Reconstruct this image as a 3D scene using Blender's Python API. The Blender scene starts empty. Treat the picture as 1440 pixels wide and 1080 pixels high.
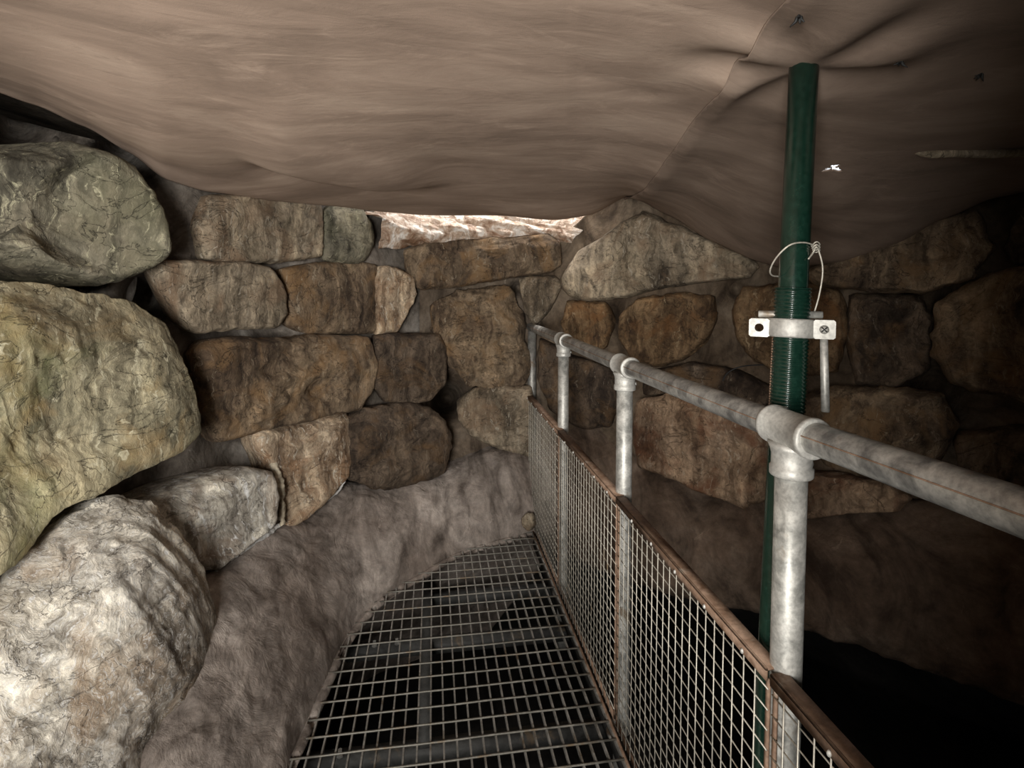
import bpy, bmesh, math, random
from mathutils import Vector, noise, Matrix
random.seed(7)
C = bpy.context.scene.collection
S = bpy.context.scene
# ------------------------------------------------------------------ camera
F = 750.0; PCY = 444.0; PITCH = math.atan(0.052); YAW = math.radians(8.35)
CAMZ = 1.325                               # eye height above the grating (grating top is z = 0)
CP = Vector((0, 0, CAMZ))
FW = Vector((math.sin(YAW)*math.cos(PITCH), math.cos(YAW)*math.cos(PITCH), -math.sin(PITCH)))
RT = Vector((math.cos(YAW), -math.sin(YAW), 0)); UP = RT.cross(FW)
cam = bpy.data.cameras.new('camera'); camo = bpy.data.objects.new('camera', cam); C.objects.link(camo)
camo.location = CP; camo.rotation_euler = (math.pi/2-PITCH, 0, -YAW)
cam.sensor_width = 36; cam.lens = F/1440*36; cam.shift_y = -(540-PCY)/1440; cam.clip_start = 0.02
S.camera = camo
def P(px, py, d):                          # point at depth d (m) seen in direction of pixel (px, py)
    return CP + (FW + RT*((px-720)/F) + UP*((PCY-py)/F))*d
# ------------------------------------------------------------------ light
S.view_settings.view_transform = 'Standard'; S.view_settings.look = 'None'
S.view_settings.gamma = 1; S.view_settings.use_curve_mapping = False
S.view_settings.exposure = 0.0
w = bpy.data.worlds.new('world'); S.world = w; w.use_nodes = True
w.node_tree.nodes['Background'].inputs[0].default_value = (0.75, 0.85, 1, 1)
w.node_tree.nodes['Background'].inputs[1].default_value = 0.004
def area(name, loc, target, sx, sy, power, col=(1, 1, 1)):
    l = bpy.data.lights.new(name, 'AREA'); l.shape = 'RECTANGLE'; l.size = sx; l.size_y = sy
    l.energy = power; l.color = col
    o = bpy.data.objects.new(name, l); C.objects.link(o); o.location = loc
    o.rotation_euler = (Vector(target)-Vector(loc)).to_track_quat('-Z', 'Y').to_euler(); return o
area('entrance_daylight', (-.53, -.90, 1.18), (-.05, 2.4, 1.0), 0.66, .95, 104, (1.0, 0.97, 0.92))
area('roof_gap_daylight', P(690, 150, 3.12), P(690, 350, 2.98), 0.9, 0.2, 20, (1.0, 0.95, 0.9))

# ------------------------------------------------------------------ helpers
def tag(o, label=None, cat=None, group=None, kind=None):
    if label: o['label'] = label
    if cat: o['category'] = cat
    if group: o['group'] = group
    if kind: o['kind'] = kind
    return o
def empty(name, loc):
    o = bpy.data.objects.new(name, None); C.objects.link(o); o.location = loc; o.empty_display_size = 0.05
    return o
def obj(name, bm, m, parent=None, smooth=True, origin=None, mods=()):
    """link a bmesh built in world coordinates; origin = where its own origin goes"""
    o0 = Vector(origin) if origin is not None else (Vector(parent.location) if parent and parent.type == 'EMPTY' else Vector((0, 0, 0)))
    if parent is not None and parent.type == 'EMPTY': o0 = Vector(parent.location)
    elif parent is not None: o0 = Vector(parent.get('o0', (0, 0, 0)))
    bmesh.ops.translate(bm, verts=bm.verts, vec=-o0)
    me = bpy.data.meshes.new(name); bm.to_mesh(me); bm.free()
    if smooth:
        for p in me.polygons: p.use_smooth = True
    me.materials.append(m)
    o = bpy.data.objects.new(name, me); C.objects.link(o)
    if parent is not None: o.parent = parent
    else: o.location = o0
    return o
def tube(bm, pts, r, seg=16, caps=True, rf=None):
    pts = [Vector(p) for p in pts]; n = len(pts); rings = []
    ref = None
    for i, p in enumerate(pts):
        t = (pts[min(i+1, n-1)]-pts[max(i-1, 0)]).normalized()
        if ref is None:
            a = Vector((0, 0, 1)) if abs(t.z) < .9 else Vector((1, 0, 0)); ref = t.cross(a).normalized()
        ref = (ref - t*ref.dot(t)).normalized(); b = t.cross(ref)
        rr = rf(i) if rf else r
        rings.append([bm.verts.new(p+(ref*math.cos(2*math.pi*k/seg)+b*math.sin(2*math.pi*k/seg))*rr) for k in range(seg)])
    for i in range(n-1):
        for k in range(seg):
            bm.faces.new((rings[i][k], rings[i][(k+1) % seg], rings[i+1][(k+1) % seg], rings[i+1][k]))
    if caps:
        bm.faces.new(rings[0][::-1]); bm.faces.new(rings[-1])
def lathe(bm, base, axis, prof, seg=32):
    """prof = [(height, radius)]"""
    base = Vector(base); axis = Vector(axis).normalized()
    a = Vector((0, 0, 1)) if abs(axis.z) < .9 else Vector((1, 0, 0)); u = axis.cross(a).normalized(); w_ = axis.cross(u)
    rings = [[bm.verts.new(base+axis*h+(u*math.cos(2*math.pi*k/seg)+w_*math.sin(2*math.pi*k/seg))*r) for k in range(seg)] for h, r in prof]
    for r0, r1 in zip(rings, rings[1:]):
        for k in range(seg): bm.faces.new((r0[k], r0[(k+1) % seg], r1[(k+1) % seg], r1[k]))
    bm.faces.new(rings[0][::-1]); bm.faces.new(rings[-1])
def box(bm, lo, hi, bev=0.0):
    lo = Vector(lo); hi = Vector(hi)
    r = bmesh.ops.create_cube(bm, size=1, matrix=Matrix.Translation((lo+hi)/2) @ Matrix.Diagonal((*(hi-lo), 1)))
    if bev:
        es = list({e for v in r['verts'] for e in v.link_edges})
        bmesh.ops.bevel(bm, geom=es, offset=bev, segments=2, affect='EDGES')
def beam(bm, a, b, wx, hz, bev=0.002):
    a = Vector(a); b = Vector(b); L = (b-a).length
    q = (b-a).to_track_quat('Y', 'Z').to_matrix().to_4x4()
    r = bmesh.ops.create_cube(bm, size=1, matrix=Matrix.Translation((a+b)/2) @ q @ Matrix.Diagonal((wx, L, hz, 1)))
    if bev:
        es = list({e for v in r['verts'] for e in v.link_edges})
        bmesh.ops.bevel(bm, geom=es, offset=bev, segments=2, affect='EDGES')
def interp(tab, x):
    if x <= tab[0][0]:
        (x0, y0), (x1, y1) = tab[0], tab[1]; return y0+(y1-y0)*(x-x0)/(x1-x0)
    for (x0, y0), (x1, y1) in zip(tab, tab[1:]):
        if x <= x1:
            t = (x-x0)/(x1-x0); t = t*t*(3-2*t)*.5+t*.5
            return y0+(y1-y0)*t
    (x0, y0), (x1, y1) = tab[-2], tab[-1]; return y1+(y1-y0)*(x-x1)/(x1-x0)
def fbm(p, o=5, lac=2.1, g=.5):
    s = 0; a = 1
    for i in range(o):
        s += a*noise.noise(p); p = p*lac+Vector((3.1, 1.7, 5.3)); a *= g
    return s
def ridge(p, o=4):
    s = 0; a = 1
    for i in range(o):
        s += a*(1-abs(noise.noise(p))*2.2); p = p*2.15+Vector((7.1, 2.7, 1.3)); a *= .5
    return s/1.9
# ------------------------------------------------------------------ materials
class NT:
    def __init__(s, name):
        s.m = bpy.data.materials.new(name); s.m.use_nodes = True; s.t = s.m.node_tree; s.N = s.t.nodes; s.L = s.t.links
        s.b = s.N['Principled BSDF']
    def n(s, typ, **kw):
        x = s.N.new(typ)
        for k, v in kw.items():
            if k in x.inputs: s.put(x.inputs[k], v)
            else: setattr(x, k, v)
        return x
    def put(s, inp, v):
        if isinstance(v, bpy.types.NodeSocket): s.L.new(v, inp)
        else: inp.default_value = v
    def ramp(s, fac, stops, interp='LINEAR'):
        r = s.N.new('ShaderNodeValToRGB'); s.L.new(fac, r.inputs[0]); e = r.color_ramp; e.interpolation = interp
        while len(e.elements) < len(stops): e.elements.new(0.5)
        for el, (p, c) in zip(e.elements, stops):
            el.position = p; el.color = c if len(c) == 4 else (*c, 1)
        return r.outputs[0]
    def mix(s, a, b, f, mode='MIX'):
        x = s.N.new('ShaderNodeMix'); x.data_type = 'RGBA'; x.blend_type = mode
        s.put(x.inputs[0], f); s.put(x.inputs[6], a if not isinstance(a, tuple) else (*a[:3], 1)); s.put(x.inputs[7], b if not isinstance(b, tuple) else (*b[:3], 1))
        return x.outputs[2]
    def math(s, op, a, b=0.0):
        x = s.N.new('ShaderNodeMath'); x.operation = op; s.put(x.inputs[0], a); s.put(x.inputs[1], b); return x.outputs[0]
    def noise(s, vec, scale, detail=6, rough=.55, dist=0.0):
        x = s.n('ShaderNodeTexNoise', Scale=scale, Detail=detail, Roughness=rough, Distortion=dist); s.L.new(vec, x.inputs['Vector']); return x.outputs['Fac']
    def coords(s, scale=(1, 1, 1), rot=(0, 0, 0), kind='Object', loc=(0, 0, 0)):
        t = s.N.new('ShaderNodeTexCoord'); mp = s.N.new('ShaderNodeMapping'); s.L.new(t.outputs[kind], mp.inputs[0])
        mp.inputs[3].default_value = scale; mp.inputs[2].default_value = rot; mp.inputs[1].default_value = loc; return mp.outputs[0]
    def bump(s, h, strength=.5, dist=.01, prev=None):
        x = s.n('ShaderNodeBump', Strength=strength, Distance=dist); s.L.new(h, x.inputs['Height'])
        if prev: s.L.new(prev, x.inputs['Normal'])
        return x.outputs[0]
def srgb(r, g, b):
    f = lambda c: ((c/255)/12.92 if c/255 <= .04045 else ((c/255+.055)/1.055)**2.4)
    return (f(r), f(g), f(b))
def gray2(c, k): return tuple(min(1, x*k) for x in c)
_mc = {}
def stone_mat(name, dark, mid, light, pale=None, pale_amt=.35, green=None, rust=None, scale=1.0, seed=0, flow=1.0, wet=.85):
    t = NT(name); off = (seed*3.17, seed*1.9, seed*2.3)
    v0 = t.coords((1*scale,)*3, loc=off)
    wn = t.n('ShaderNodeTexNoise', Scale=2.6, Detail=5, Roughness=.6); t.L.new(v0, wn.inputs['Vector'])
    sc_ = t.N.new('ShaderNodeVectorMath'); sc_.operation = 'SCALE'; t.L.new(wn.outputs['Color'], sc_.inputs[0]); sc_.inputs[3].default_value = .22*flow
    ad = t.N.new('ShaderNodeVectorMath'); ad.operation = 'ADD'; t.L.new(v0, ad.inputs[0]); t.L.new(sc_.outputs[0], ad.inputs[1]); v = ad.outputs[0]
    mp = t.N.new('ShaderNodeMapping'); t.L.new(v, mp.inputs[0]); mp.inputs[3].default_value = (2.6, 2.6, .55); mp.inputs[2].default_value = (.5+.3*math.sin(seed), .35+.5*math.cos(seed*2), .2); vs = mp.outputs[0]
    big = t.noise(v, 3.0, 8, .6, .3)
    strk = t.noise(vs, 5.5, 9, .68, .5*flow)
    f = t.math('ADD', t.math('MULTIPLY', big, .62), t.math('MULTIPLY', strk, .38))
    col = t.ramp(f, [(.36, dark), (.45, mid), (.54, light), (.64, gray2(light, 1.35))])
    col = t.mix(col, t.ramp(strk, [(.34, (.42, .40, .38)), (.5, (.95, .94, .92)), (.66, (1.45, 1.42, 1.36))]), .85, 'MULTIPLY')
    fine = t.noise(v, 46, 8, .72, .3)
    lg = t.noise(v, 1.5, 4, .55, .5); col = t.mix(col, t.ramp(lg, [(.38, (.55, .50, .46)), (.5, (1, 1, 1)), (.62, (1.3, 1.28, 1.22))]), .8, 'MULTIPLY')
    col = t.mix(col, t.ramp(fine, [(.3, (.55, .53, .5)), (.64, (1.28, 1.26, 1.22))]), .8, 'MULTIPLY')
    if rust:
        rn = t.noise(t.coords((1.4*scale,)*3, loc=(off[1]+4, off[0], 3)), 3.1, 6, .6, .8)
        col = t.mix(col, rust, t.ramp(rn, [(.5, (0, 0, 0)), (.66, (.75, .75, .75))]))
    if green:
        gn = t.noise(t.coords((1.2*scale,)*3, loc=(off[2]+9, off[0], 1)), 2.3, 5, .55, .4)
        col = t.mix(col, green, t.ramp(gn, [(.48, (0, 0, 0)), (.68, (.5, .5, .5))]))
    if pale:
        pn = t.noise(vs, 7.5, 9, .68, 2.4*flow)
        pm = t.ramp(pn, [(.50+.12*(1-pale_amt), (0, 0, 0)), (.60+.12*(1-pale_amt), (.85, .85, .85))])
        col = t.mix(col, pale, pm)
    # cracks: thin dark lines of a distorted noise
    cn = t.noise(t.coords((1*scale, 1*scale, 1.6*scale), loc=(off[0]+2, 5, off[1])), 3.0, 5, .55, 2.2)
    cr = t.math('ABSOLUTE', t.math('SUBTRACT', cn, .5))
    crm = t.ramp(cr, [(.0, (1, 1, 1)), (.008, (0, 0, 0))])
    col = t.mix(col, gray2(dark, .4), t.math('MULTIPLY', crm, .6))
    # dark mineral stains
    sn = t.noise(t.coords((1.7*scale, 1.7*scale, 1.1*scale), loc=(off[2], 2, off[1]+6)), 3.6, 8, .7, 1.0)
    col = t.mix(col, gray2(dark, .55), t.ramp(sn, [(.58, (0, 0, 0)), (.70, (.8, .8, .8))]))
    t.L.new(col, t.b.inputs['Base Color']); t.b.inputs['Roughness'].default_value = wet
    t.b.inputs['Specular IOR Level'].default_value = .3
    b1 = t.bump(strk, .5, .03); b2 = t.bump(fine, .6, .007, b1)
    b3 = t.bump(t.math('SUBTRACT', 1.0, crm), .6, .008, b2)
    b4 = t.bump(t.noise(vs, 16, 8, .7, .4), .35, .010, b3)
    t.L.new(b4, t.b.inputs['Normal'])
    return t.m
def mortar_mat(name, c0, c1, c2):
    t = NT(name); v = t.coords(); n1 = t.noise(v, 2.3, 8, .6, .6); n2 = t.noise(v, 35, 8, .7)
    col = t.ramp(n1, [(.35, c0), (.5, c1), (.65, c2)])
    col = t.mix(col, t.ramp(n2, [(.3, (.6, .6, .6)), (.65, (1.2, 1.2, 1.2))]), .7, 'MULTIPLY')
    sp = t.noise(t.coords(loc=(4, 2, 9)), 11, 8, .75, .8)
    col = t.mix(col, gray2(c2, 1.9), t.ramp(sp, [(.62, (0, 0, 0)), (.72, (.55, .55, .55))]))
    br = t.noise(t.coords(loc=(1, 7, 3), rot=(0, .4, .7), scale=(2, .8, 1)), 3.4, 8, .65, 1.2)
    col = t.mix(col, t.ramp(br, [(.36, (.36, .33, .31)), (.5, (1, .98, .96)), (.63, (1.5, 1.48, 1.46))]), .85, 'MULTIPLY')
    t.L.new(col, t.b.inputs['Base Color']); t.b.inputs['Roughness'].default_value = .9
    t.b.inputs['Specular IOR Level'].default_value = .25
    t.L.new(t.bump(n2, .5, .006, t.bump(t.noise(v, 9, 8, .65, 1.0), .7, .02)), t.b.inputs['Normal'])
    return t.m
def metal_mat(name, base, spots, rough=.5, metallic=.6, rust=None, rust_lo=.6, sc=1.0):
    t = NT(name); v = t.coords((sc,)*3); n1 = t.noise(v, 28, 6, .6, .4); n2 = t.noise(v, 160, 4, .6); n3 = t.noise(v, 9, 7, .65, .5)
    col = t.ramp(n1, [(.35, base), (.62, spots)])
    col = t.mix(col, t.ramp(n2, [(.35, (.7, .7, .7)), (.6, (1.15, 1.15, 1.15))]), .6, 'MULTIPLY')
    if rust:
        rm = t.ramp(n3, [(rust_lo, (0, 0, 0)), (rust_lo+.1, (.9, .9, .9))]); col = t.mix(col, rust, rm)
    t.L.new(col, t.b.inputs['Base Color']); t.b.inputs['Metallic'].default_value = metallic
    t.L.new(t.ramp(n1, [(.3, (rough-.1,)*3), (.7, (rough+.15,)*3)]), t.b.inputs['Roughness'])
    t.L.new(t.bump(n2, .25, .001, t.bump(n1, .3, .002)), t.b.inputs['Normal']); return t.m
galv = metal_mat('galvanised_steel', (.30, .30, .28), (.60, .59, .55), .5, .5, (.26, .20, .14), .60)
galv_dirty = metal_mat('weathered_galvanised_steel', (.24, .235, .22), (.42, .41, .38), .5, .55, (.2, .13, .08), .56)
railm = metal_mat('worn_handrail_steel', (.20, .20, .195), (.50, .49, .46), .4, .6, (.24, .17, .11), .60)
castm = metal_mat('cast_fitting_steel', (.47, .46, .43), (.58, .57, .53), .55, .45)
rusty = metal_mat('rusty_steel', (.15, .085, .05), (.30, .20, .14), .75, .2, (.40, .34, .28), .6)
wirem = metal_mat('mesh_wire_steel', (.46, .44, .38), (.62, .58, .50), .5, .5, (.30, .22, .13), .6)
grate = metal_mat('grating_steel', (.22, .21, .19), (.36, .345, .32), .5, .45, (.12, .085, .05), .55)
rodm = metal_mat('grating_rod_steel', (.128, .122, .104), (.224, .212, .184), .5, .45, (.18, .13, .08), .55)
framem = metal_mat('frame_steel', (.039, .039, .037), (.072, .072, .069), .65, .2, (.16, .12, .08), .6)
darkm = metal_mat('cable_and_hole_black', (.01, .01, .01), (.02, .02, .02), .6, 0)  # near-black for the cable, the bolt slot and the knots drawn for holes
wiretie = metal_mat('tie_wire', (.5, .47, .4), (.65, .61, .53), .5, .3)
def green_mat():
    t = NT('green_enamel_paint'); v = t.coords((1, 1, .3)); n = t.noise(v, 40, 6, .7, .5); n2 = t.noise(t.coords(), 90, 4, .6)
    col = t.ramp(n2, [(.35, (.004, .020, .013)), (.65, (.009, .032, .022))])
    col = t.mix(col, (.28, .32, .26), t.ramp(n, [(.70, (0, 0, 0)), (.74, (.9, .9, .9))]))
    t.L.new(col, t.b.inputs['Base Color']); t.b.inputs['Roughness'].default_value = .22
    t.b.inputs['Coat Weight'].default_value = .3
    t.L.new(t.bump(n2, .12, .001), t.b.inputs['Normal']); return t.m
green = green_mat()
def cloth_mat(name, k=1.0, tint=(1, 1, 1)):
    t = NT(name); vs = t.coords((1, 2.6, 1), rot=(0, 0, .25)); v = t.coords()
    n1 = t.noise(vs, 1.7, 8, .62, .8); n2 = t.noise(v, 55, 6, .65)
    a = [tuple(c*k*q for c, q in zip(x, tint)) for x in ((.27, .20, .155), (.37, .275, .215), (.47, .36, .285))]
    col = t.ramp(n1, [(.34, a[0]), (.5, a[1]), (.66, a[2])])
    st = t.noise(t.coords((1, 5, 1), rot=(0, 0, -.15), loc=(3, 1, 0)), 3.1, 9, .7, 1.2)
    col = t.mix(col, tuple(c*.5 for c in a[0]), t.ramp(st, [(.60, (0, 0, 0)), (.76, (.6, .6, .6))]))
    col = t.mix(col, tuple(min(1, c*1.35) for c in a[2]), t.ramp(t.noise(vs, 3.1, 8, .7, 1.0), [(.56, (0, 0, 0)), (.72, (.5, .5, .5))]))
    t.L.new(col, t.b.inputs['Base Color']); t.b.inputs['Roughness'].default_value = .85
    t.b.inputs['Specular IOR Level'].default_value = .2
    wv = t.noise(v, 700, 2, .5)
    t.L.new(t.bump(wv, .25, .0008, t.bump(t.noise(vs, 6, 8, .6, .8), .10, .02)), t.b.inputs['Normal']); return t.m
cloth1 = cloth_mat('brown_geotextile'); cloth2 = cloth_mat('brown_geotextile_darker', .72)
def plastic_mat():
    t = NT('crumpled_plastic'); v = t.coords(); n = t.noise(v, 9, 8, .65, 1.2)
    col = t.ramp(n, [(.38, (.26, .15, .09)), (.5, (.55, .42, .32)), (.6, (.85, .8, .74))])
    t.L.new(col, t.b.inputs['Base Color']); t.b.inputs['Roughness'].default_value = .35
    t.b.inputs['Transmission Weight'].default_value = .0
    t.L.new(t.bump(t.noise(v, 22, 7, .6, 2.), .9, .02), t.b.inputs['Normal']); return t.m
plastic = plastic_mat()
mortar_l = mortar_mat('grey_brown_mortar', (.10, .085, .07), (.17, .15, .13), (.25, .235, .215))
mortar_b = mortar_mat('brown_mortar', (.068, .049, .034), (.119, .092, .068), (.170, .140, .111))
mortar_r = mortar_mat('warm_brown_mortar', (.063, .043, .027), (.117, .086, .059), (.171, .135, .099))
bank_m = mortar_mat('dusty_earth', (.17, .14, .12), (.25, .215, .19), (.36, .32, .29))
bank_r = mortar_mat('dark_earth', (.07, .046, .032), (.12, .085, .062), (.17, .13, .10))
pit_m = mortar_mat('black_ground', (.006, .006, .005), (.012, .011, .01), (.02, .018, .016))  # near-black base colour over the whole pit floor
rear_m = mortar_mat('rear_rubble', (.10, .08, .06), (.16, .13, .10), (.22, .19, .15))

# ------------------------------------------------------------------ wall profile: depth of the wall face per image column
WD = [(-400, .95), (-200, 1.1), (0, 1.40), (120, 1.62), (250, 1.9), (330, 2.12), (420, 2.42), (500, 2.7), (580, 2.98), (660, 3.08), (745, 3.15), (820, 3.02), (900, 2.82), (1000, 2.6),
      (1130, 2.35), (1260, 2.13), (1380, 1.95), (1500, 1.80), (1750, 1.55)]
def wall_d(px): return interp(WD, px)
def wall_n(px):
    a = P(px-25, 450, wall_d(px-25)); b = P(px+25, 450, wall_d(px+25)); t = (b-a); t.z = 0
    n = Vector((t.y, -t.x, 0)).normalized()
    if n.dot(-(a-CP)) < 0: n = -n
    return n
def loft(rows, nu, nv, disp=None):
    """rows: list of equal-length rows of Vector control points -> dense smooth grid (Catmull-Rom both ways)"""
    def cr(a, b, c, d, t): return .5*((2*b)+(c-a)*t+(2*a-5*b+4*c-d)*t*t+(3*b-a-3*c+d)*t**3)
    def curve(pts, n):
        out = []; m = len(pts)-1
        for i in range(n+1):
            x = i/n*m; k = min(int(x), m-1); t = x-k
            a = pts[k-1] if k > 0 else 2*pts[0]-pts[1]; d = pts[k+2] if k+2 <= m else 2*pts[m]-pts[m-1]
            out.append(cr(a, pts[k], pts[k+1], d, t))
        return out
    R = [curve(r, nu) for r in rows]
    cols = [curve([r[i] for r in R], nv) for i in range(nu+1)]
    bm = bmesh.new()
    V = [[bm.verts.new(p) for p in c] for c in cols]
    for i in range(nu):
        for j in range(nv): bm.faces.new((V[i][j], V[i+1][j], V[i+1][j+1], V[i][j+1]))
    bm.normal_update()
    if disp:
        nn = [(v, v.normal.copy()) for v in bm.verts]
        for v, n in nn: v.co += n*disp(v.co)
    return bm
def face_to(bm, tgt):
    bm.normal_update(); s = 0
    for f in bm.faces: s += f.normal.dot(tgt-f.calc_center_median())*f.calc_area()
    if s < 0: bmesh.ops.reverse_faces(bm, faces=bm.faces)
# mortar backing ---------------------------------------------------
DENTS = [(628, 560, 20, .8), (330, 467, 60, .05), (175, 205, 42, .45), (20, 165, 90, .5), (50, 388, 75, .4), (205, 418, 26, .30), (335, 630, 45, .16), (545, 320, 22, .12), (730, 405, 8, .2), (820, 560, 50, .12),
         (1035, 405, 14, .1), (1018, 545, 12, .25), (1310, 540, 50, .25), (1300, 410, 40, .12), (860, 440, 10, .12)]
def mortar_depth(px, py):
    d = wall_d(px)+.012
    d += .022*fbm(Vector((px*.012, py*.012, 2.2)), 5)
    for (x, y, r, a) in DENTS: d += a*math.exp(-(((px-x)/r)**2+((py-y)/r)**2))
    if px < 320: d += .04*min(1, (320-px)/120)
    return d
def mortar(name, x0, x1, ytop, ybot, m):
    bm = bmesh.new(); nx = int((x1-x0)/5); ny = 120; V = []
    for i in range(nx+1):
        px = x0+(x1-x0)*i/nx; yt = ytop(px); yb = ybot(px); col = []
        for j in range(ny+1):
            py = yt+(yb-yt)*j/ny; col.append(bm.verts.new(P(px, py, mortar_depth(px, py))))
        V.append(col)
    for i in range(nx):
        for j in range(ny): bm.faces.new((V[i][j], V[i][j+1], V[i+1][j+1], V[i+1][j]))
    # thickness: outer skin behind
    face_to(bm, CP)
    o = obj(name, bm, m); tag(o, kind='structure')
    md = o.modifiers.new('thick', 'SOLIDIFY'); md.thickness = .12; md.offset = -1
    return o
TOPY = [(-400, 60), (240, 215), (400, 245), (520, 280), (570, 332), (700, 338), (800, 322), (840, 290), (885, 255), (1000, 255), (1200, 250), (1500, 100)]
mortar('wall_left', -380, 590, lambda x: interp(TOPY, x), lambda x: 900 if x > 100 else 1400, mortar_l)
mortar('wall_back', 590, 760, lambda x: interp(TOPY, x), lambda x: 800, mortar_b)
mortar('wall_right', 760, 1900, lambda x: interp(TOPY, x), lambda x: interp([(760, 720), (1130, 800), (1400, 840), (1900, 960)], x), mortar_r)

# ------------------------------------------------------------------ stones
def resample(pts, n, sharp=.8):
    """closed outline: blend of straight segments and Catmull-Rom, n samples by arc length"""
    m = len(pts); dense = []
    for i in range(m):
        a, b, c, d = pts[i-1], pts[i], pts[(i+1) % m], pts[(i+2) % m]
        for k in range(16):
            t = k/16; s = .5*((2*b)+(c-a)*t+(2*a-5*b+4*c-d)*t*t+(3*b-a-3*c+d)*t**3)
            dense.append(s*(1-sharp)+(b+(c-b)*t)*sharp)
    L = [0]
    for i in range(len(dense)): L.append(L[-1]+(dense[(i+1) % len(dense)]-dense[i]).length)
    out = []; j = 0
    for k in range(n):
        s = L[-1]*k/n
        while L[j+1] < s: j += 1
        t = (s-L[j])/max(1e-9, L[j+1]-L[j]); out.append(dense[j].lerp(dense[(j+1) % len(dense)], t))
    return out
def stone(outline, label, m, name='stone_block', prot=.03, thick=.14, bulge=.03, flat=.86, amp=.012, rough=1.0, seed=0, tilt=0.0, n=112, rings=34, dgrad=0.0, dd=None, group=None, strata=.003, cat='stone', facets=(), flow=None, pits=()):
    cx = sum(p[0] for p in outline)/len(outline)
    cy = sum(p[1] for p in outline)/len(outline)
    nrm = wall_n(max(-100, min(1450, cx)))
    if not dd: outline = [(cx+(x-cx)*1.02, cy+(y-cy)*1.035) for x, y in outline]
    nrm = (nrm+Vector((0, 0, tilt))).normalized()
    pts = []
    for (x, y) in outline:
        d = (dd(x, y) if dd else wall_d(x)-prot) + dgrad*(y-cy)/100
        pts.append(P(x, y, d))
    O = resample(pts, n)
    ctr = sum(O, Vector())/n
    sd = Vector((seed*1.37+.3, seed*2.71+.7, seed*.91))
    up_ = Vector((0, 0, 1)); up_ = (up_-nrm*up_.dot(nrm)).normalized(); rt_ = up_.cross(nrm)
    FC = []
    for (x0, y0, x1, y1, slope) in facets:      # edge line between two image points; the face falls away on its right-hand side
        loc = []
        for x, y in ((x0, y0), (x1, y1)):
            q = P(x, y, dd(x, y) if dd else wall_d(x)-prot)-ctr; loc.append(Vector((q.dot(rt_), q.dot(up_))))
        t = (loc[1]-loc[0]).normalized(); FC.append((loc[0], Vector((-t.y, t.x)), slope))
    PT = []
    for (x, y, r_, dp) in pits:
        q = P(x, y, dd(x, y) if dd else wall_d(x)-prot)-ctr; PT.append((q.dot(rt_), q.dot(up_), r_, dp))
    bm = bmesh.new(); R = []
    size = sum((p-ctr).length for p in O)/n
    for r in range(1, rings+1):
        t = (r/rings)**.85; ring = []
        h = bulge*(1-(max(0, (t-flat)/(1-flat)))**2.4)
        for p in O:
            dv_ = p-ctr; dn_ = nrm*dv_.dot(nrm); q = ctr+(dv_-dn_)*t+dn_*t*t*(1.5-.5*t); l2 = Vector(((q-ctr).dot(rt_), (q-ctr).dot(up_))); hh_ = h
            for a_, n_, sl in FC:
                e = (l2-a_).dot(n_); hh_ -= sl*(math.sqrt(e*e+.0004)+e)*.5*(1-.4*t**5)
            for a_, b_, r_, dp in PT: hh_ -= dp*math.exp(-((l2.x-a_)**2/(1.8*r_*r_)+(l2.y-b_)**2/(r_*r_)))
            q = q+nrm*hh_
            ring.append((q, t))
        R.append(ring)
    nb = 9
    for r in range(1, nb+1):
        s = r/nb; ring = []
        for p in O: ring.append((ctr+(p-ctr)*(1-.16*s*s)-nrm*thick*s, 1+s))
        R.append(ring)
    V = []
    f1 = 2.6/max(.12, size)*.45
    fd = (rt_*flow[0]+up_*flow[1]).normalized() if flow else rt_
    fs = .72 if flow else .45
    for ring in R:
        vs = []
        for k_, (q, t) in enumerate(ring):
            p_ = O[k_]
            out = (q-ctr); rad = out-nrm*out.dot(nrm)
            dirn = nrm*(1-min(1, t)**6*.75) + (rad.normalized() if rad.length > 1e-6 else nrm)*(min(1, t)**6*.55)
            s = q+sd
            s1_ = s+Vector((noise.noise(s*2.3), noise.noise(s*2.3+Vector((5, 5, 5))), noise.noise(s*2.3+Vector((9, 1, 4)))))*.07; s1_ = s1_-fd*(s1_.dot(fd)*fs)
            a = amp*(1.3*fbm(s*f1, 3)+ .7*fbm(s1_*19, 5)*rough+.55*(ridge(s1_*8, 4)-.6)*rough)
            if strata:
                z = q.z*1.0+.25*q.x+.15*noise.noise(s*3); a += strata*(abs(((z*16+noise.noise(s*6)*1.2) % 1)-.5)*2-.5)
            if t > 1.3: a *= .4
            if .8 < t < 1.3 and rad.length > 1e-6: q = q+rad.normalized()*(amp*.75*fbm((p_+sd)*20, 4)+amp*.5*noise.noise((p_+sd)*9))*min(1, (t-.8)*5)
            vs.append(bm.verts.new(q+dirn*a))
        V.append(vs)
    c0 = bm.verts.new(ctr+nrm*(bulge+amp*(1.3*fbm((ctr+nrm*bulge+sd)*f1, 3)+.75*fbm((ctr+nrm*bulge+sd)*16, 5)*rough+.5*(ridge((ctr+nrm*bulge+sd)*6, 4)-.6)*rough)))
    for k in range(n): bm.faces.new((c0, V[0][k], V[0][(k+1) % n]))
    for i in range(len(V)-1):
        for k in range(n): bm.faces.new((V[i][k], V[i+1][k], V[i+1][(k+1) % n], V[i][(k+1) % n]))
    bm.faces.new(V[-1][::-1])
    bmesh.ops.recalc_face_normals(bm, faces=bm.faces)
    o = obj(name, bm, m, origin=ctr)
    return tag(o, label, cat, group)
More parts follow.
